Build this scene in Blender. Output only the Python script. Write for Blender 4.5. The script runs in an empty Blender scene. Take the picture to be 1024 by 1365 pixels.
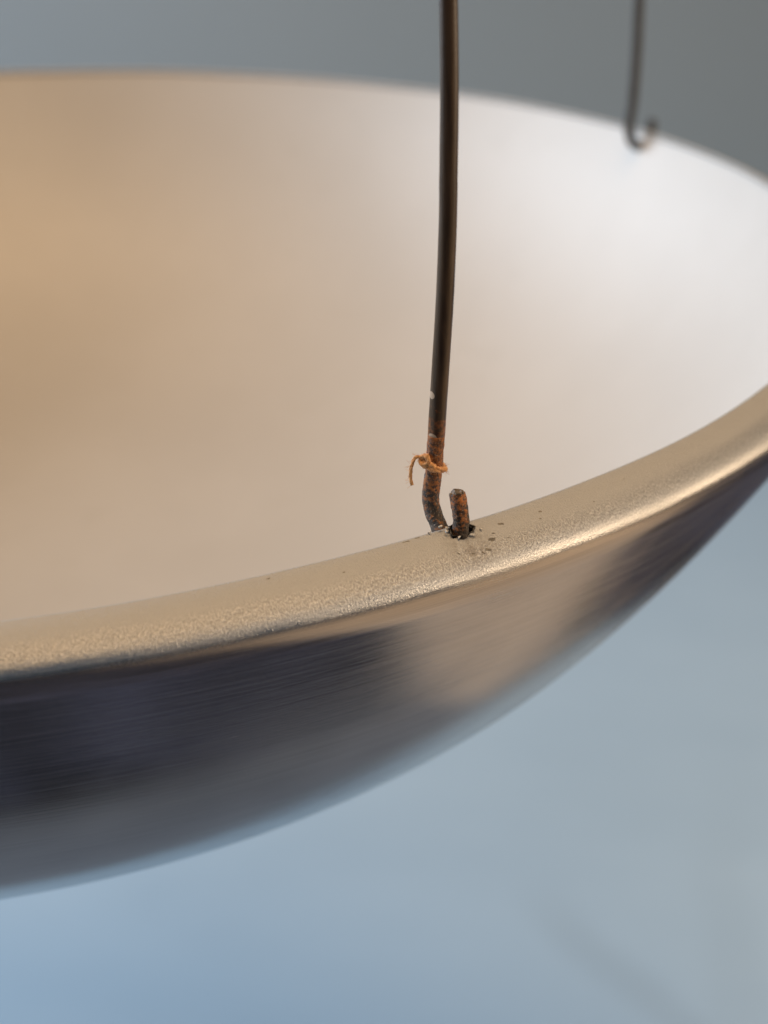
import bpy, bmesh, math, random
from mathutils import Vector, Matrix, noise

random.seed(7)
scene = bpy.context.scene
C = scene.collection
PI = math.pi
MM = 0.001

# ------------------------------------------------------------------ camera
cd = bpy.data.cameras.new('camera')
cam = bpy.data.objects.new('camera', cd)
C.objects.link(cam)
cr = Vector((0.9744570, -0.2233817, -0.0231115))
cu = Vector((0.1045809, 0.3603086, 0.9269523))
cf = Vector((0.1987369, 0.9056922, -0.3744667))
cam.matrix_world = Matrix(((cr.x, cu.x, -cf.x, 0.0), (cr.y, cu.y, -cf.y, -0.487668),
                           (cr.z, cu.z, -cf.z, 0.129045), (0, 0, 0, 1)))
cd.sensor_fit = 'HORIZONTAL'
cd.sensor_width = 36.0
cd.lens = 3036 / 1024 * 36.0
cd.clip_start = 0.01
cd.clip_end = 200.0
cd.dof.use_dof = True
cd.dof.focus_distance = 0.3375
cd.dof.aperture_fstop = 22.0
scene.camera = cam

# ------------------------------------------------------------------ world and lamps
world = bpy.data.worlds.new('World')
scene.world = world
world.use_nodes = True
bg = world.node_tree.nodes['Background']
bg.inputs['Color'].default_value = (0.52, 0.74, 1.0, 1)
bg.inputs['Strength'].default_value = 0.17


def area(name, loc, target, size, power, color, size_y=None):
    l = bpy.data.lights.new(name, 'AREA')
    l.shape = 'RECTANGLE' if size_y else 'DISK'
    l.size = size
    if size_y:
        l.size_y = size_y
    l.energy = power
    l.color = color
    o = bpy.data.objects.new(name, l)
    C.objects.link(o)
    o.location = loc
    o.rotation_euler = (Vector(target) - Vector(loc)).to_track_quat('-Z', 'Y').to_euler()
    return o


area('warm_lamp', (1.20, -0.40, 0.10), (0.0, 0.0, -0.02), 0.60, 7.5, (1.0, 0.76, 0.52), 0.46)
area('cool_window_light', (-1.25, 0.80, 0.42), (0.10, 0.0, 0.0), 0.95, 36.0, (0.67, 0.81, 1.0), 0.68)
area('overhead_lamp', (0.02, -0.36, 1.17), (0.0, 0.0, 0.0), 0.80, 12.8, (1.0, 0.67, 0.36))

scene.view_settings.view_transform = 'Standard'
scene.view_settings.look = 'None'
scene.view_settings.gamma = 1.0
scene.view_settings.exposure = 0.0
scene.view_settings.use_curve_mapping = False
scene.cycles.use_denoising = True
scene.cycles.max_bounces = 10


# ------------------------------------------------------------------ helpers
def mesh_obj(name, verts, faces, mat, parent=None, smooth=True, uvs=None):
    me = bpy.data.meshes.new(name)
    me.from_pydata([tuple(v) for v in verts], [], faces)
    if uvs is not None:
        lay = me.uv_layers.new(name='UVMap')
        vi = [0] * len(me.loops)
        me.loops.foreach_get('vertex_index', vi)
        flat = []
        for i in vi:
            flat.extend(uvs[i])
        lay.data.foreach_set('uv', flat)
    if smooth:
        me.polygons.foreach_set('use_smooth', [True] * len(me.polygons))
    me.update()
    if mat:
        me.materials.append(mat)
    o = bpy.data.objects.new(name, me)
    C.objects.link(o)
    if parent:
        o.parent = parent
    return o


def thing(name, label, cat, loc=(0, 0, 0), group=None):
    o = bpy.data.objects.new(name, None)
    o.empty_display_size = 0.02
    C.objects.link(o)
    o.location = loc
    o['label'] = label
    o['category'] = cat
    if group:
        o['group'] = group
    return o


def attach(o, root):
    """parent a world-space mesh to a root Empty that stands away from the origin"""
    o.parent = root
    o.matrix_parent_inverse = Matrix.Translation(root.location).inverted()
    return o


def catmull(pts, n):
    pts = [Vector(p) for p in pts]
    ext = [pts[0] * 2 - pts[1]] + pts + [pts[-1] * 2 - pts[-2]]
    out = []
    for i in range(1, len(ext) - 2):
        p0, p1, p2, p3 = ext[i - 1:i + 3]
        for k in range(n):
            t = k / n
            out.append(0.5 * (2 * p1 + (p2 - p0) * t + (2 * p0 - 5 * p1 + 4 * p2 - p3) * t * t
                              + (3 * p1 - p0 - 3 * p2 + p3) * t ** 3))
    out.append(pts[-1])
    return out


def tube_geo(path, rad, seg=16, bump=0.0, bscale=1.0, cap=True):
    """rad: number or function of the path index; returns verts, faces"""
    V, F = [], []
    n = len(path)
    t0 = (path[1] - path[0]).normalized()
    nrm = t0.orthogonal().normalized()
    for i, p in enumerate(path):
        t = (path[min(i + 1, n - 1)] - path[max(i - 1, 0)]).normalized()
        nrm = (nrm - t * nrm.dot(t)).normalized()
        b = t.cross(nrm)
        r = rad(i) if callable(rad) else rad
        for k in range(seg):
            a = 2 * PI * k / seg
            d = nrm * math.cos(a) + b * math.sin(a)
            q = p + d * r
            if bump:
                bb = bump(i) if callable(bump) else bump
                q = q + d * bb * (noise.noise(q * bscale) + 0.5 * noise.noise(q * bscale * 2.3))
            V.append(q)
    for i in range(n - 1):
        for k in range(seg):
            a, b2 = i * seg + k, i * seg + (k + 1) % seg
            F.append((a, b2, b2 + seg, a + seg))
    if cap:
        F.append(tuple(reversed(range(seg))))
        F.append(tuple(range((n - 1) * seg, n * seg)))
    return V, F


def merge_geo(parts):
    V, F = [], []
    for v, f in parts:
        o = len(V)
        V.extend(v)
        F.extend([tuple(i + o for i in q) for q in f])
    return V, F


# ------------------------------------------------------------------ material helpers
class NT:
    def __init__(self, name):
        self.m = bpy.data.materials.new(name)
        self.m.use_nodes = True
        self.t = self.m.node_tree
        self.b = self.t.nodes['Principled BSDF']

    def n(self, typ, **kw):
        nd = self.t.nodes.new(typ)
        for k, v in kw.items():
            if k == 'ins':
                for a, b in v.items():
                    nd.inputs[a].default_value = b
            else:
                setattr(nd, k, v)
        return nd

    def l(self, a, b):
        self.t.links.new(a, b)

    def math(self, op, a, b=None, c=None, clamp=False):
        nd = self.n('ShaderNodeMath', operation=op, use_clamp=clamp)
        for i, v in enumerate((a, b, c)):
            if v is None:
                continue
            if isinstance(v, (int, float)):
                nd.inputs[i].default_value = v
            else:
                self.l(v, nd.inputs[i])
        return nd.outputs[0]

    def mapr(self, v, a, b, c=0.0, d=1.0, smooth=True):
        nd = self.n('ShaderNodeMapRange')
        nd.interpolation_type = 'SMOOTHSTEP' if smooth else 'LINEAR'
        self.l(v, nd.inputs[0])
        for i, x in enumerate((a, b, c, d)):
            nd.inputs[i + 1].default_value = x
        return nd.outputs[0]

    def noise(self, vec, scale, detail=3.0, rough=0.5, dist=0.0):
        nd = self.n('ShaderNodeTexNoise')
        nd.inputs['Scale'].default_value = scale
        nd.inputs['Detail'].default_value = detail
        nd.inputs['Roughness'].default_value = rough
        nd.inputs['Distortion'].default_value = dist
        if vec is not None:
            self.l(vec, nd.inputs['Vector'])
        return nd.outputs[0]

    def scale(self, vec, s):
        nd = self.n('ShaderNodeMapping')
        nd.inputs['Scale'].default_value = s
        self.l(vec, nd.inputs['Vector'])
        return nd.outputs[0]

    def mix(self, f, a, b):
        nd = self.n('ShaderNodeMix', data_type='RGBA')
        ins = [i for i in nd.inputs if i.type == 'RGBA']
        for v, s in ((a, ins[0]), (b, ins[1])):
            if isinstance(v, tuple):
                s.default_value = (*v, 1)
            else:
                self.l(v, s)
        if isinstance(f, (int, float)):
            nd.inputs[0].default_value = f
        else:
            self.l(f, nd.inputs[0])
        return [o for o in nd.outputs if o.type == 'RGBA'][0]

    def set(self, name, v):
        s = self.b.inputs[name]
        if hasattr(v, 'is_linked'):
            self.l(v, s)
        elif isinstance(v, tuple):
            s.default_value = (*v, 1)
        else:
            s.default_value = v

    def bump(self, h, dist, strength=1.0, normal=None):
        nd = self.n('ShaderNodeBump')
        nd.inputs['Distance'].default_value = dist
        nd.inputs['Strength'].default_value = strength
        self.l(h, nd.inputs['Height'])
        if normal is not None:
            self.l(normal, nd.inputs['Normal'])
        return nd.outputs[0]


def mat_steel():
    """bowl metal: uv.y is the distance from the lip edge in metres, uv.x the distance round the bowl.
    The lip is blasted to a fine grain, the wall below is brushed round the bowl."""
    m = NT('brushed_steel')
    uv = m.n('ShaderNodeUVMap').outputs[0]
    sep = m.n('ShaderNodeSeparateXYZ')
    m.l(uv, sep.inputs[0])
    v = sep.outputs[1]
    wob = m.noise(m.scale(uv, (60, 60, 1)), 1.0, 2)
    vv = m.math('ADD', v, m.math('MULTIPLY', m.math('SUBTRACT', wob, 0.5), 0.0022))
    wall = m.mapr(vv, 0.0058, 0.0112)
    # grain of the lip
    g1 = m.noise(m.scale(uv, (3600, 2300, 1)), 1.0, 3, 0.7)
    g2 = m.noise(m.scale(uv, (900, 900, 1)), 1.0, 2)
    # brush lines of the wall
    b1 = m.noise(m.scale(uv, (22, 5200, 1)), 1.0, 4, 0.6)
    b2 = m.noise(m.scale(uv, (7, 1300, 1)), 1.0, 3, 0.55)
    brush = m.math('ADD', m.math('MULTIPLY', b1, 0.6), m.math('MULTIPLY', b2, 0.4))
    smear = m.noise(m.scale(uv, (26, 40, 1)), 1.0, 4, 0.6, 0.6)
    lip_col = m.mix(m.mapr(g1, 0.38, 0.66), (0.36, 0.345, 0.32), (0.62, 0.60, 0.565))
    wall_col = m.mix(m.mapr(brush, 0.3, 0.7), (0.40, 0.39, 0.375), (0.56, 0.545, 0.52))
    # pale paint from the inside wraps over the edge and is worn off towards the shoulder
    pe = m.math('ADD', vv, m.math('MULTIPLY', m.math('SUBTRACT', g1, 0.5), 0.0022))
    paint = m.mapr(pe, 0.0030, 0.0058, 1.0, 0.0)
    hd = m.n('ShaderNodeVectorMath', operation='DISTANCE')
    m.l(m.n('ShaderNodeTexCoord').outputs['Object'], hd.inputs[0])
    hd.inputs[1].default_value = (0.0785, -0.1870, -0.002)
    hn = m.noise(m.scale(uv, (700, 500, 1)), 1.0, 5, 0.65)
    stain = m.math('MULTIPLY', m.mapr(m.math('ADD', hd.outputs['Value'], m.math('MULTIPLY', m.math('SUBTRACT', hn, 0.5), 0.010)), 0.0022, 0.0062, 1.0, 0.0), m.mapr(hn, 0.40, 0.62))
    worn = m.mix(wall, m.mix(paint, lip_col, (0.455, 0.44, 0.41)), wall_col)
    worn = m.mix(m.mapr(v, -0.0012, -0.0005, 0.8, 0.0), worn, (0.26, 0.21, 0.17))
    # a few grains of dust on the wall
    vo = m.n('ShaderNodeTexVoronoi')
    vo.inputs['Scale'].default_value = 1.0
    m.l(m.scale(uv, (150, 150, 1)), vo.inputs['Vector'])
    vs = m.n('ShaderNodeSeparateXYZ')
    m.l(vo.outputs['Color'], vs.inputs[0])
    dust = m.math('MULTIPLY', m.math('GREATER_THAN', vs.outputs[0], 0.70),
                  m.math('LESS_THAN', vo.outputs['Distance'], m.math('MULTIPLY', vs.outputs[1], 0.065)))
    worn = m.mix(dust, worn, (0.70, 0.62, 0.54))
    m.set('Base Color', m.mix(m.math('MULTIPLY', stain, 0.42), worn, (0.17, 0.13, 0.09)))
    m.set('Metallic', m.math('MULTIPLY', m.math('SUBTRACT', 1.0, dust), m.math('SUBTRACT', 1.0, m.math('MULTIPLY', paint, 0.75))))
    r_lip = m.mapr(g2, 0.3, 0.7, 0.44, 0.52)
    r_wall = m.math('ADD', m.mapr(brush, 0.3, 0.7, 0.12, 0.20), m.mapr(smear, 0.40, 0.75, 0.0, 0.10))
    mr = m.n('ShaderNodeMix', data_type='FLOAT')
    m.l(wall, mr.inputs[0])
    m.l(r_lip, mr.inputs[2])
    m.l(r_wall, mr.inputs[3])
    m.set('Roughness', mr.outputs[0])
    tg = m.n('ShaderNodeTangent')
    tg.direction_type = 'UV_MAP'
    tg.uv_map = 'UVMap'
    m.l(tg.outputs[0], m.b.inputs['Tangent'])
    m.set('Anisotropic', m.math('MULTIPLY', wall, 0.55))
    n1 = m.bump(m.math('MULTIPLY', g1, m.math('SUBTRACT', 1.0, wall)), 0.00022, 1.0)
    rub = m.mapr(m.noise(m.scale(uv, (9, 14, 1)), 1.0, 3), 0.42, 0.60, 0.25, 1.0)
    n2 = m.bump(m.math('MULTIPLY', m.math('MULTIPLY', brush, rub), wall), 0.00005, 0.75, n1)
    m.l(n2, m.b.inputs['Normal'])
    return m.m


def mat_inner():
    m = NT('white_inner_coating')
    tc = m.n('ShaderNodeTexCoord').outputs['Object']
    a = m.noise(tc, 14, 4, 0.55)
    g = m.noise(tc, 2600, 2)
    w = m.noise(tc, 55, 5, 0.6, 0.8)
    col = m.mix(m.mapr(a, 0.3, 0.7), (0.53, 0.49, 0.435), (0.57, 0.53, 0.474))
    col = m.mix(m.mapr(w, 0.56, 0.74, 0, 0.35), col, (0.51, 0.47, 0.41))
    m.set('Base Color', col)
    m.set('Roughness', 0.60)
    m.set('Metallic', 0.14)
    m.l(m.bump(g, 0.00003, 0.4), m.b.inputs['Normal'])
    return m.m


def mat_chip(name, col, metal=0.0, rough=0.6):
    m = NT(name)
    tc = m.n('ShaderNodeTexCoord').outputs['Object']
    a = m.noise(tc, 2500, 4, 0.6)
    m.set('Base Color', m.mix(m.mapr(a, 0.35, 0.65), tuple(c * 0.45 for c in col), col))
    m.set('Metallic', metal)
    m.set('Roughness', rough)
    m.l(m.bump(a, 0.0001, 0.8), m.b.inputs['Normal'])
    return m.m


def mat_wire():
    m = NT('dark_brown_wire')
    tc = m.n('ShaderNodeTexCoord').outputs['Object']
    streak = m.noise(m.scale(tc, (900, 900, 25)), 1.0, 4, 0.6)
    grain = m.noise(tc, 1800, 3, 0.6)
    vor = m.n('ShaderNodeTexVoronoi')
    vor.inputs['Scale'].default_value = 320
    m.l(tc, vor.inputs['Vector'])
    sp = m.n('ShaderNodeSeparateXYZ')
    m.l(vor.outputs['Color'], sp.inputs[0])
    pick = m.math('GREATER_THAN', sp.outputs[0], 0.86)
    rad = m.math('MULTIPLY', sp.outputs[1], 0.24)
    spot = m.math('MULTIPLY', pick, m.math('LESS_THAN', vor.outputs['Distance'], rad))
    base = m.mix(m.mapr(streak, 0.3, 0.7), (0.032, 0.018, 0.008), (0.085, 0.049, 0.021))
    sz = m.n('ShaderNodeSeparateXYZ')
    m.l(tc, sz.inputs[0])
    rn = m.noise(tc, 480, 4, 0.65, 0.4)
    creep = m.math('ADD', m.mapr(sz.outputs[2], 0.0135, 0.0210, 0.30, -0.25, False), rn)
    base = m.mix(m.mapr(creep, 0.58, 0.70, 0, 0.85), base, m.mix(m.mapr(grain, 0.35, 0.65), (0.06, 0.024, 0.009), (0.28, 0.10, 0.03)))
    base = m.mix(spot, base, (0.50, 0.36, 0.24))
    m.set('Base Color', base)
    m.set('Roughness', m.mapr(streak, 0.3, 0.7, 0.34, 0.50))
    m.set('Specular IOR Level', 0.5)
    m.l(m.bump(grain, 0.00005, 0.6), m.b.inputs['Normal'])
    return m.m


def mat_rust():
    """object z in metres above the lip: orange rust round the knot, darker scale lower down and in the hole"""
    m = NT('rusted_wire')
    tc = m.n('ShaderNodeTexCoord').outputs['Object']
    sep = m.n('ShaderNodeSeparateXYZ')
    m.l(tc, sep.inputs[0])
    big = m.noise(tc, 420, 4, 0.6, 0.4)
    fine = m.noise(tc, 1900, 4, 0.65)
    tiny = m.noise(tc, 4200, 2, 0.6)
    orange = m.mix(m.mapr(fine, 0.35, 0.65), (0.060, 0.025, 0.010), (0.42, 0.145, 0.034))
    dark = m.mix(m.mapr(fine, 0.35, 0.68), (0.014, 0.010, 0.007), (0.085, 0.055, 0.032))
    f = m.math('ADD', m.mapr(sep.outputs[2], -0.002, 0.011, -0.30, 0.20, False), m.math('MULTIPLY', m.math('ADD', big, fine), 0.85))
    col = m.mix(m.mapr(f, 0.62, 0.92), dark, orange)
    # the varnish of the straight wire fades into the rust
    lim = m.math('ADD', sep.outputs[2], m.math('MULTIPLY', m.math('SUBTRACT', big, 0.5), 0.016))
    col = m.mix(m.mapr(lim, 0.0150, 0.0175), col, (0.036, 0.020, 0.009))
    col = m.mix(m.mapr(tiny, 0.60, 0.72, 0.0, 0.7), col, (0.46, 0.36, 0.26))
    m.set('Base Color', col)
    m.set('Roughness', m.mapr(fine, 0.3, 0.7, 0.5, 0.85))
    h = m.math('ADD', fine, m.math('MULTIPLY', big, 0.6))
    m.l(m.bump(h, 0.00025, 0.9), m.b.inputs['Normal'])
    return m.m


def mat_twine():
    m = NT('orange_fibre')
    tc = m.n('ShaderNodeTexCoord').outputs['Object']
    a = m.noise(tc, 2200, 3, 0.6)
    m.set('Base Color', m.mix(m.mapr(a, 0.3, 0.7), (0.50, 0.22, 0.07), (0.80, 0.42, 0.16)))
    m.set('Roughness', 0.85)
    m.set('Sheen Weight', 0.3)
    return m.m


def mat_floor():
    m = NT('pale_blue_floor')
    tc = m.n('ShaderNodeTexCoord').outputs['Object']
    a = m.noise(tc, 1.6, 4, 0.55, 0.5)
    b = m.noise(tc, 9, 3, 0.5)
    f = m.math('ADD', m.math('MULTIPLY', a, 0.75), m.math('MULTIPLY', b, 0.25))
    col = m.mix(m.mapr(f, 0.32, 0.68), (0.345, 0.45, 0.53), (0.425, 0.535, 0.61))
    # two soft darker streaks across the paving
    sp = m.n('ShaderNodeSeparateXYZ')
    m.l(tc, sp.inputs[0])
    X, Y = sp.outputs[0], sp.outputs[1]
    b2 = m.math('MULTIPLY', m.math('SUBTRACT', b, 0.5), 0.03)
    dy = m.math('SUBTRACT', 0.28, Y)
    cx = m.math('ADD', m.math('MULTIPLY', m.math('MULTIPLY', dy, dy), 2.0), 0.230)
    d1 = m.math('ABSOLUTE', m.math('SUBTRACT', m.math('ADD', X, b2), cx))
    s1 = m.math('MULTIPLY', m.mapr(d1, 0.002, 0.017, 1, 0), m.mapr(Y, 0.235, 0.30, 1, 0))
    d2 = m.math('ABSOLUTE', m.math('SUBTRACT', m.math('ADD', m.math('ADD', X, b2), m.math('MULTIPLY', Y, -0.35)), 0.212))
    s2 = m.math('MULTIPLY', m.mapr(d2, 0.004, 0.020, 0.5, 0), m.mapr(Y, 0.22, 0.40, 1, 0))
    dark_streaks = m.math('MULTIPLY', m.math('MAXIMUM', s1, s2), 0.24)
    m.set('Base Color', m.mix(dark_streaks, col, (0.26, 0.32, 0.36)))
    m.set('Roughness', 0.6)
    return m.m


def mat_added_dark():  # colour of the unseen dark sheet that the bowl mirrors
    m = NT('dark_earth')
    tc = m.n('ShaderNodeTexCoord').outputs['Object']
    a = m.noise(tc, 16, 4, 0.55, 0.4)
    b = m.noise(tc, 60, 4, 0.6)
    col = m.mix(m.mapr(a, 0.42, 0.64), (0.008, 0.009, 0.013), (0.10, 0.115, 0.19))  # bluish patches make the cloudy reflections in the bowl's left side
    m.set('Base Color', m.mix(m.mapr(b, 0.4, 0.8, 0, 0.18), col, (0.04, 0.022, 0.02)))
    m.set('Roughness', 0.9)
    m.l(m.bump(b, 0.004, 0.7), m.b.inputs['Normal'])
    return m.m


def mat_added_grey():  # grey for the added strip, seen only as a reflection
    m = NT('grey_concrete')
    tc = m.n('ShaderNodeTexCoord').outputs['Object']
    a = m.noise(tc, 18, 5, 0.6)
    m.set('Base Color', m.mix(m.mapr(a, 0.3, 0.7), (0.17, 0.18, 0.20), (0.26, 0.27, 0.295)))
    m.set('Roughness', 0.85)
    m.l(m.bump(a, 0.002, 0.4), m.b.inputs['Normal'])
    return m.m


def mat_added_warm():  # warm colour for the added slab mirrored in the outer wall
    m = NT('sandy_stone')
    tc = m.n('ShaderNodeTexCoord').outputs['Object']
    a = m.noise(tc, 25, 4, 0.6)
    m.set('Base Color', m.mix(m.mapr(a, 0.3, 0.7), (0.56, 0.46, 0.36), (0.66, 0.56, 0.46)))
    m.set('Roughness', 0.85)
    m.l(m.bump(a, 0.002, 0.5), m.b.inputs['Normal'])
    return m.m


def mat_wall():
    m = NT('grey_wall')
    tc = m.n('ShaderNodeTexCoord').outputs['Object']
    a = m.noise(tc, 1.2, 3, 0.5)
    m.set('Base Color', m.mix(m.mapr(a, 0.3, 0.7), (0.30, 0.35, 0.375), (0.36, 0.41, 0.435)))
    m.set('Roughness', 0.7)
    return m.m


M_STEEL, M_INNER, M_WIRE, M_RUST, M_TWINE = mat_steel(), mat_inner(), mat_wire(), mat_rust(), mat_twine()
M_CHIP = mat_chip('worn_dark_metal', (0.30, 0.26, 0.20), 0.4, 0.55)
M_FAR = mat_chip('dark_grey_wire', (0.075, 0.070, 0.062), 0.5, 0.5)
M_TIP = mat_chip('cut_wire_end', (0.21, 0.15, 0.10), 0.3, 0.5)
M_HOLE = mat_chip('hole_scale', (0.10, 0.085, 0.065), 0.4, 0.55)
M_FLAKE = mat_chip('lifted_flake', (0.80, 0.76, 0.69), 0.0, 0.5)

# ------------------------------------------------------------------ setting
FZ = -0.36


def sheet(name, outline, z, thick, mat):
    n = len(outline)
    V = [(x, y, z) for x, y in outline] + [(x, y, z - thick) for x, y in outline]
    F = [tuple(range(n)), tuple(reversed(range(n, 2 * n)))]
    F += [(i, i + n, (i + 1) % n + n, (i + 1) % n) for i in range(n)]
    o = mesh_obj(name, V, F, mat, smooth=False)
    o['kind'] = 'structure'
    return o


# pale blue paving behind and under the bowl, unseen sheets added for the steel's reflections
sheet('ground', [(-6, -6), (6, -6), (6, 6), (-6, 6)], FZ - 0.012, 0.05, mat_added_dark())  # added out of view to darken the bowl's reflection
sheet('paving', [(-5.9, -0.1), (-0.6, 0.03), (-0.1, 0.06), (0.08, 0.075), (0.16, 0.085), (0.22, 0.105), (0.28, 0.145), (0.33, 0.20), (0.355, 0.32),
                 (0.42, 0.46), (0.75, 0.85), (5.9, 2.6), (5.9, 5.9), (-5.9, 5.9)], FZ, 0.01, mat_floor())
sheet('edging', [(-5.9, -0.28), (-0.6, -0.13), (-0.1, -0.10), (0.08, -0.08), (0.17, -0.06), (0.25, -0.02), (0.29, 0.05), (0.285, 0.122), (0.215, 0.115), (0.16, 0.095), (0.08, 0.080), (-0.1, 0.066),
                 (-0.6, 0.024), (-5.9, -0.106)], FZ - 0.003, 0.01, mat_added_grey())  # unseen strip, added to step the reflection from dark to pale
sheet('sandy_slab', [(0.26, -0.35), (0.9, -2.6), (5.8, -3.0), (5.8, -0.3), (1.2, -0.3), (0.44, 0.0), (0.345, 0.085), (0.30, 0.118), (0.26, 0.09), (0.238, 0.02), (0.232, -0.10)], FZ + 0.002, 0.012, mat_added_warm())  # added beyond the frame for the warm reflection on the steel
WY = 1.2
o = mesh_obj('wall', [(-6, WY, FZ - .01), (6, WY, FZ - .01), (6, WY, 4), (-6, WY, 4),
                      (-6, WY + .1, FZ - .01), (6, WY + .1, FZ - .01), (6, WY + .1, 4), (-6, WY + .1, 4)],
             [(0, 1, 2, 3), (5, 4, 7, 6), (3, 2, 6, 7), (1, 0, 4, 5), (0, 3, 7, 4), (2, 1, 5, 6)], mat_wall(), smooth=False)
o['kind'] = 'structure'

# ------------------------------------------------------------------ bowl profile (mm), s = distance from the lip edge
KS = [0, 3, 6, 7.5, 9, 10.5, 12, 14]
KP = [18, 32, 45, 58, 79, 99, 114, 125]


def lerp_tab(x, xs, ys):
    if x <= xs[0]:
        return ys[0]
    for i in range(len(xs) - 1):
        if x <= xs[i + 1]:
            t = (x - xs[i]) / (xs[i + 1] - xs[i])
            return ys[i] + (ys[i + 1] - ys[i]) * t
    return ys[-1]


DS = 0.02
_lr, _lz = [200.0], [0.0]
for i in range(int(14 / DS)):
    a = math.radians(lerp_tab((i + .5) * DS, KS, KP))
    _lr.append(_lr[-1] + math.cos(a) * DS)
    _lz.append(_lz[-1] - math.sin(a) * DS)
LIP = 14.0


def lip_rz(s):
    x = max(0.0, min(s / DS, len(_lr) - 1.0001))
    i = int(x)
    t = x - i
    return _lr[i] + (_lr[i + 1] - _lr[i]) * t, _lz[i] + (_lz[i + 1] - _lz[i]) * t


A1, A2 = 292.7, 17.6            # the two drilled holes, degrees round the bowl
HOLES = [(292.78, 1.30, 2.15, 1.12), (A2, 1.9, 1.9, 1.4)]   # angle, s, half width mm, half height mm


def dent(th, s):
    """metal pulled up and dished where the wire drags on the hole (mm)"""
    d = (th - 291.95) / 0.55
    e = (th - 292.9) / 1.3
    return 0.55 * math.exp(-d * d) * math.exp(-(s / 3.0) ** 2) + 0.30 * math.exp(-e * e) * math.exp(-((s - 1) / 3.0) ** 2)


def wobble(th):
    a = math.radians(th)
    return 0.10 * math.sin(5 * a + 1) + 0.07 * math.sin(11 * a + 2.2) + 0.05 * math.sin(23 * a)


def lip_pt(th, s, off=0.0):
    r, z = lip_rz(s)
    ph = math.radians(lerp_tab(s, KS, KP))
    r += off * math.sin(ph)
    z += off * math.cos(ph)
    z += dent(th, s) + wobble(th) * math.exp(-(s / 6) ** 2)
    a = math.radians(th)
    return Vector((r * math.cos(a), r * math.sin(a), z)) * MM


def hole_r(th, s, grow=1.0):
    """<1 inside one of the drilled holes"""
    best = 9
    for (h, hs, w, k) in HOLES:
        dx = math.radians(th - h) * 201.3
        if abs(dx) > 6:
            continue
        dy = s - hs
        ang = math.atan2(dy / k, dx / w)
        jag = 1 + 0.10 * math.sin(3 * ang + 1) + 0.06 * math.sin(7 * ang + 2) + 0.04 * math.sin(13 * ang)
        best = min(best, math.hypot(dx / w, dy / k) / (jag * grow))
    return best


def theta_cols():
    out = []
    t = -160.0
    while t < 200.0 - 1e-6:
        out.append(t)
        near = min(abs(((t - h + 180) % 360) - 180) for h in (A1, A2))
        step = 0.05 if near < 1.3 else (0.10 if near < 3 else 0.4)
        t = round(t + step, 4)
    return out


COLS = theta_cols()
NC = len(COLS)
THICK = 1.1


def revolve(name, rows, mat, parent, holes=None):
    """rows: list of (function theta -> point, v); closes round the bowl"""
    V, UV, F = [], [], []
    cols = COLS + [COLS[0] + 360]
    n = len(cols)
    for fn, v, s in rows:
        for t in cols:
            V.append(fn(t))
            UV.append((math.radians(t) * 0.2, v))
    for i in range(len(rows) - 1):
        for k in range(n - 1):
            if holes:
                sm = (rows[i][2] + rows[i + 1][2]) / 2
                if sm < 5 and hole_r(((cols[k] + cols[k + 1]) / 2) % 360, sm) < 1:
                    continue
            a = i * n + k
            F.append((a, a + n, a + n + 1, a + 1))
    return mesh_obj(name, V, F, mat, parent, True, UV)


bowl = thing('hanging_bowl', 'large round brushed steel bowl with white inside, hanging from rusty wires', 'bowl',
             (0, 0, 0))

# rim: inner turned edge, grained top strip, shoulder
rows = []
for k in range(8):                                   # rounded sheet edge, from below to the top
    a = PI * (1 - k / 8.0)
    def edge(t, a=a):
        p = lip_pt(t, 0.0, -THICK / 2)
        ar = math.radians(t)
        ph = math.radians(KP[0])
        # half circle in the radial plane around the sheet's mid line
        n_r, n_z = math.sin(ph), math.cos(ph)
        t_r, t_z = math.cos(ph), -math.sin(ph)
        dr = n_r * math.cos(a) * THICK / 2 - t_r * math.sin(a) * THICK / 2
        dz = n_z * math.cos(a) * THICK / 2 - t_z * math.sin(a) * THICK / 2
        return p + Vector((dr * math.cos(ar), dr * math.sin(ar), dz)) * MM
    rows.append((edge, -0.0015 + 0.0015 * k / 8, -1))
s = 0.0
while s < LIP - 1e-6:
    rows.append((lambda t, s=s: lip_pt(t, s), s * MM, s))
    s += 0.14 if s < 3.2 else 0.25
rows.append((lambda t: lip_pt(t, LIP), LIP * MM, LIP))
rim = revolve('rim', rows, M_STEEL, bowl, True)

# outer wall below the shoulder: bezier profile
P0 = (_lr[-1], _lz[-1])
aw = math.radians(35)
P1 = (P0[0] - 115.05 * math.sin(aw), P0[1] - 115.05 * math.cos(aw))
P2 = (121.4, -91.3)
P3 = (0.5, -91.3)


def wall_rz(t):
    u = 1 - t
    return tuple(u ** 3 * P0[i] + 3 * u * u * t * P1[i] + 3 * u * t * t * P2[i] + t ** 3 * P3[i] for i in (0, 1))


def wall_nrm(t):
    e = 1e-3
    a, b = wall_rz(max(0, t - e)), wall_rz(min(1, t + e))
    dr, dz = b[0] - a[0], b[1] - a[1]
    L = math.hypot(dr, dz)
    return -dz / L, dr / L                          # outward, downward


def pol(t, r, z):
    a = math.radians(t)
    return Vector((r * math.cos(a), r * math.sin(a), z)) * MM


rows, acc, prev = [], LIP, P0
N = 90
for k in range(N + 1):
    t = (k / N) ** 1.25
    r, z = wall_rz(t)
    acc += math.hypot(r - prev[0], z - prev[1])
    prev = (r, z)
    rows.append((lambda a, r=r, z=z: pol(a, r, z), acc * MM, 99))
wall = revolve('outer_wall', rows, M_STEEL, bowl)

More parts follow.
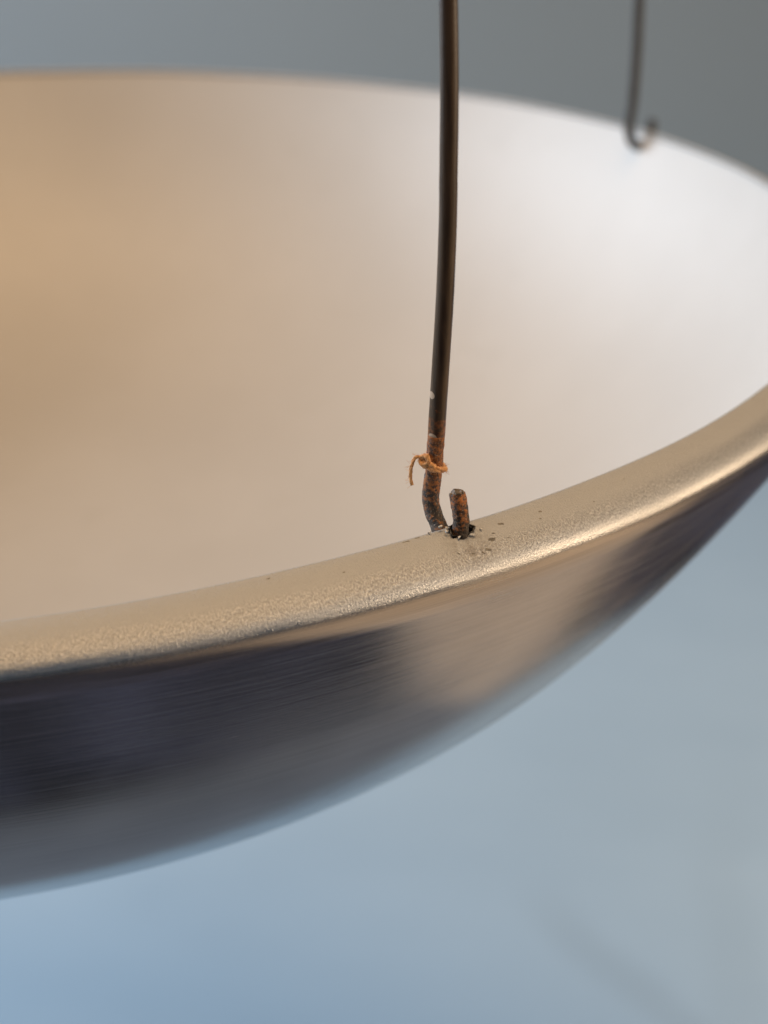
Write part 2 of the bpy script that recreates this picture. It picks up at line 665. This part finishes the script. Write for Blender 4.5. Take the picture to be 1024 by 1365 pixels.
# white lining: the rolled lip is hollow, its inner face drops almost straight into the bowl
Q0 = (199.6, -1.12)
Q1 = (Q0[0] - 78 * math.sin(math.radians(16)), Q0[1] - 78 * math.cos(math.radians(16)))
Q2, Q3 = (108.0, -89.0), (0.4, -89.5)
rows, pts = [], []
for k in range(81):
    t = (k / 80) ** 1.5
    u = 1 - t
    pts.append(Vector([u ** 3 * Q0[i] + 3 * u * u * t * Q1[i] + 3 * u * t * t * Q2[i] + t ** 3 * Q3[i] for i in (0, 1)] + [0]))
acc = 0.0
for k, p in enumerate(pts):
    if k:
        acc += (p - pts[k - 1]).length
    def fn(a, r=p.x, z=p.y):
        q = (dent(a % 360, 0) + wobble(a % 360)) * math.exp(-((z + 1.1) / 4) ** 2)
        return pol(a, r, z + q)
    rows.append((fn, acc * MM, 99))
lining = revolve('inner_lining', rows, M_INNER, bowl)

# crusted edge of each hole and the chips beside it (sub-parts of the rim)
for hi, (h, hs, w, k) in enumerate(HOLES):
    V, F = [], []
    n, seg = 90, 8
    for i in range(n):
        a = 2 * PI * i / n
        jag = 1 + 0.10 * math.sin(3 * a + 1) + 0.06 * math.sin(7 * a + 2) + 0.04 * math.sin(13 * a)
        def pt(g, off):
            return lip_pt(h + math.degrees(math.cos(a) * w * jag * g / 201.3), max(0.0, hs + math.sin(a) * k * jag * g), off)
        q = noise.noise(Vector((math.cos(a) * 3, math.sin(a) * 3, hi * 7.0)))
        q2 = noise.noise(Vector((math.cos(a) * 9, math.sin(a) * 9, 3 + hi * 7.0)))
        ext = 1.10 + 0.16 * q + 0.08 * q2
        up = 0.10 + 0.16 * max(0, q2) + 0.1 * max(0, q)
        ring = [pt(ext, 0.015), pt(1.04, up), pt(0.97, up * 0.6), pt(0.95, -0.5), pt(0.96, -THICK - 0.05), pt(1.05, -THICK - 0.05)]
        V.extend(ring)
    m6 = 6
    for i in range(n):
        j = (i + 1) % n
        for q in range(m6 - 1):
            F.append((i * m6 + q, i * m6 + q + 1, j * m6 + q + 1, j * m6 + q))
    e = mesh_obj('hole_edge', V, F, M_HOLE, rim, False)


def chip(th, s, w, hgt, rot, mat, name='paint_chip', lift=0.03, n=13, seed=0):
    rnd = random.Random(seed * 31 + int(th * 100))
    V = [lip_pt(th, s, lift + 0.03)]
    rim1 = []
    for i in range(n):
        a = 2 * PI * i / n
        q = rnd.uniform(0.40, 1.25)
        x, y = math.cos(a) * w * q, math.sin(a) * hgt * q
        x, y = x * math.cos(rot) - y * math.sin(rot), x * math.sin(rot) + y * math.cos(rot)
        rim1.append((th + math.degrees(x / 202), max(0.0, s + y)))
    V += [lip_pt(t, q, lift) for t, q in rim1]
    V += [lip_pt(t, q, -0.05) for t, q in rim1]
    F = []
    for i in range(n):
        j = (i + 1) % n
        F.append((0, 1 + i, 1 + j))
        F.append((1 + i, 1 + n + i, 1 + n + j, 1 + j))
    return mesh_obj(name, V, F, mat, rim, False)


for i, c in enumerate([(294.80, 2.10, .62, .28, .3), (294.15, 3.30, .45, .12, .2), (293.92, 4.15, .75, .42, .1),
                       (293.45, 5.55, .80, .30, .4), (293.15, 5.75, .5, .16, .8), (292.70, 5.40, .35, .16, .5),
                       (297.00, 2.30, .40, .24, 0), (296.75, 3.45, .32, .18, .3), (290.15, 0.25, .95, .14, .05),
                       (286.75, 2.80, .30, .16, .3), (283.60, 0.80, .42, .15, .1), (295.55, 5.0, .45, .08, .3),
                       (292.05, 4.85, .28, .10, .9), (290.75, 0.10, .5, .10, 0), (294.7, 4.7, .7, .06, .2),
                       (296.3, 5.3, .25, .10, .2), (299.9, 3.9, .25, .12, .4), (302.4, 2.2, .22, .10, .1)]):
    chip(c[0], c[1], c[2] * 0.8, c[3] * 0.75, c[4], M_CHIP, seed=i)
for i, c in enumerate([(291.95, 0.15, .42, .3, .3), (292.12, 0.75, .30, .26, .6), (292.0, 1.3, .22, .3, .2), (293.1, 2.75, .60, .18, .2),
                       (292.45, 2.55, .45, .13, -.3), (291.35, 0.1, .25, .12, 0.2), (293.65, 2.2, .25, .18, .7)]):
    chip(*c, M_FLAKE, 'lifted_flake', 0.26, 8, seed=i + 40)


# ------------------------------------------------------------------ hanger wires
def radial(a, r, z):
    ar = math.radians(a)
    return Vector((r * math.cos(ar), r * math.sin(ar), z)) * MM


WR = 1.30


def make_wire(ang, straight, hook, tip_r, label, seed, hook_mat):
    root = thing('hanger_wire', label, 'wire', radial(ang, straight[-1][0], straight[-1][1]), 'wires that carry the bowl')
    sp = catmull([radial(ang, r, z) for r, z in straight], 10)
    V, F = tube_geo(sp, WR * MM, 24, 0.00002, 400)
    sh = attach(mesh_obj('shaft', V, F, M_WIRE if hook_mat is M_RUST else M_FAR), root)
    hp = catmull([radial(ang, r, z) for r, z in hook], 12)
    n = len(hp)
    V, F = tube_geo(hp, lambda i: (WR - 0.08 * (i / n)) * MM, 28,
                    lambda i: 0.00012 * min(1, i / 8), 900)
    hk = attach(mesh_obj('hook', V, F, hook_mat), root)
    # cut end: a lumpy cap of burrs
    rnd = random.Random(seed)
    end = hp[-1]
    d = (hp[-1] - hp[-3]).normalized()
    bm = bmesh.new()
    ctr = [(end - d * 0.0004, tip_r)]
    e1 = d.orthogonal().normalized()
    e2 = d.cross(e1)
    for i in range(13):
        a = rnd.uniform(0, 2 * PI)
        q = rnd.uniform(0.3, 1.0) * 0.00105
        ctr.append((end + e1 * math.cos(a) * q + e2 * math.sin(a) * q + d * rnd.uniform(-0.0005, 0.00045) * (1.3 - q / 0.00105), rnd.uniform(0.22, 0.42)))
    for p, rr in ctr:
        r = bmesh.ops.create_icosphere(bm, subdivisions=2, radius=rr * MM, matrix=Matrix.Translation(p))
        for v in r['verts']:
            v.co += (v.co - p) * 0.35 * noise.noise(v.co * 2600)
    me = bpy.data.meshes.new('cut_tip')
    bm.to_mesh(me)
    bm.free()
    me.materials.append(M_TIP if hook_mat is M_RUST else M_FAR)
    t = bpy.data.objects.new('cut_tip', me)
    C.objects.link(t)
    attach(t, root)
    t.parent = hk
    t.matrix_parent_inverse = hk.matrix_local.inverted() if False else Matrix.Identity(4)
    return root


make_wire(A1, [(201.2, 420), (200.6, 200), (200.2, 110), (200.13, 77.5), (200.13, 69.37), (199.98, 62.09), (199.65, 54.12), (199.3, 45.98),
               (198.35, 34.75), (197.25, 25.43), (196.11, 15.86), (195.85, 13.6)],
          [(195.85, 13.6), (195.5, 11.2), (194.97, 7.24), (194.25, 3.9), (194.4, 1.7), (195.5, -0.3), (197.1, -2.0),
           (199.2, -2.9), (200.8, -1.9), (201.5, 0.1), (201.60, 2.2), (201.22, 4.2), (200.75, 5.7)],
          1.12, 'dark brown wire in sharp focus with rusty hook through the near rim', 3, M_RUST)
make_wire(A2, [(203.5, 420), (200.5, 120), (197.93, 33.01), (197.34, 18.1), (196.7, 9.5)],
          [(196.7, 9.5), (196.2, 6.0), (195.5, 2.0), (195.9, -1.2), (197.3, -3.4), (199.1, -4.0), (201.0, -3.0), (202.3, -1.0), (202.7, 0.8), (202.85, 1.8)],
          1.12, 'blurred dark wire hooked through the far rim at the upper right', 5, M_FAR)

# ------------------------------------------------------------------ twine tied round the near wire
rad_out = Vector((math.cos(math.radians(A1)), math.sin(math.radians(A1)), 0))
ctr = rad_out * 0.1952 + Vector((0, 0, 0.0082))
ex = Vector((cr.x, cr.y, 0)).normalized()           # across the wire, as the loop was tied
ey = Vector((ex.y, -ex.x, 0))                       # towards the outside of the bowl
ez = Vector((0.04, 0, 1)).normalized()
tw = thing('twine_knot', 'short frayed orange twine tied round the rusty part of the near wire', 'twine', ctr)


def loc(x, y, z):
    return ctr + (ex * x + ey * y + ez * z) * MM


def plied(path, r_ply, r_yarn, turns_per_mm, plies=3, seg=7):
    geo = []
    n = len(path)
    L = [0]
    for i in range(1, n):
        L.append(L[-1] + (path[i] - path[i - 1]).length / MM)
    nrm = (path[1] - path[0]).orthogonal().normalized()
    fr = []
    for i in range(n):
        t = (path[min(i + 1, n - 1)] - path[max(i - 1, 0)]).normalized()
        nrm = (nrm - t * nrm.dot(t)).normalized()
        fr.append((nrm.copy(), t.cross(nrm)))
    for p in range(plies):
        pp = []
        for i in range(n):
            a = 2 * PI * (p / plies + L[i] * turns_per_mm)
            pp.append(path[i] + (fr[i][0] * math.cos(a) + fr[i][1] * math.sin(a)) * r_yarn * MM)
        geo.append(tube_geo(pp, lambda i: r_ply * MM * (1 + 0.25 * noise.noise(pp[i] * 3000)), seg, 0.00005, 3000))
    return merge_geo(geo)


loop = []
for i in range(121):
    a = PI + 4 * PI * i / 120                       # two turns that start and end at the left side
    w = i / 120
    rr = 1.55 + 0.10 * math.sin(5 * a)
    loop.append(loc(rr * math.cos(a), rr * math.sin(a), 0.65 - 1.0 * w * (1 - w) * 2.2 - 0.45 * math.cos(a) + (0.3 if w < .12 or w > .88 else 0)))
V, F = plied(loop, 0.28, 0.17, 0.22)
lp = attach(mesh_obj('loop', V, F, M_TWINE), tw)
kn = catmull([loc(-1.5, 0.4, 1.0), loc(-1.9, 0.7, 1.9), loc(-1.2, 1.2, 2.2), loc(-0.95, 1.4, 1.4), loc(-1.5, 1.2, 0.8), loc(-2.1, 0.7, 1.2), loc(-1.8, 0.3, 1.9)], 8)
V, F = plied(kn, 0.27, 0.15, 0.25)
k_ = attach(mesh_obj('knot', V, F, M_TWINE), tw)
tl = catmull([loc(-1.5, 0.7, 1.5), loc(-2.2, 0.7, 1.95), loc(-2.9, 0.7, 1.75), loc(-3.35, 0.7, 0.8), loc(-3.55, 0.7, -0.6), loc(-3.5, 0.7, -1.7), loc(-3.3, 0.7, -2.5)], 8)
V, F = plied(tl, 0.20, 0.09, 0.22)
t_ = attach(mesh_obj('loose_end', V, F, M_TWINE), tw)
geo = []
rnd = random.Random(11)
for i in range(260):
    base = rnd.choice(loop if i < 160 else (tl if i < 205 else kn))
    d = Vector((rnd.gauss(0, 1), rnd.gauss(0, 1), rnd.gauss(0, 1))).normalized()
    out = (base - ctr)
    d = (d + out.normalized() * 0.8).normalized()
    l = rnd.uniform(0.3, 0.9) * MM
    c = Vector((rnd.gauss(0, 1), rnd.gauss(0, 1), rnd.gauss(0, 1))) * 0.25 * MM
    geo.append(tube_geo(catmull([base, base + d * l * .5 + c * .4, base + d * l + c], 4), 0.018 * MM, 4))
V, F = merge_geo(geo)
fz = attach(mesh_obj('fibre_fuzz', V, F, M_TWINE), tw)
fz['kind'] = 'stuff'
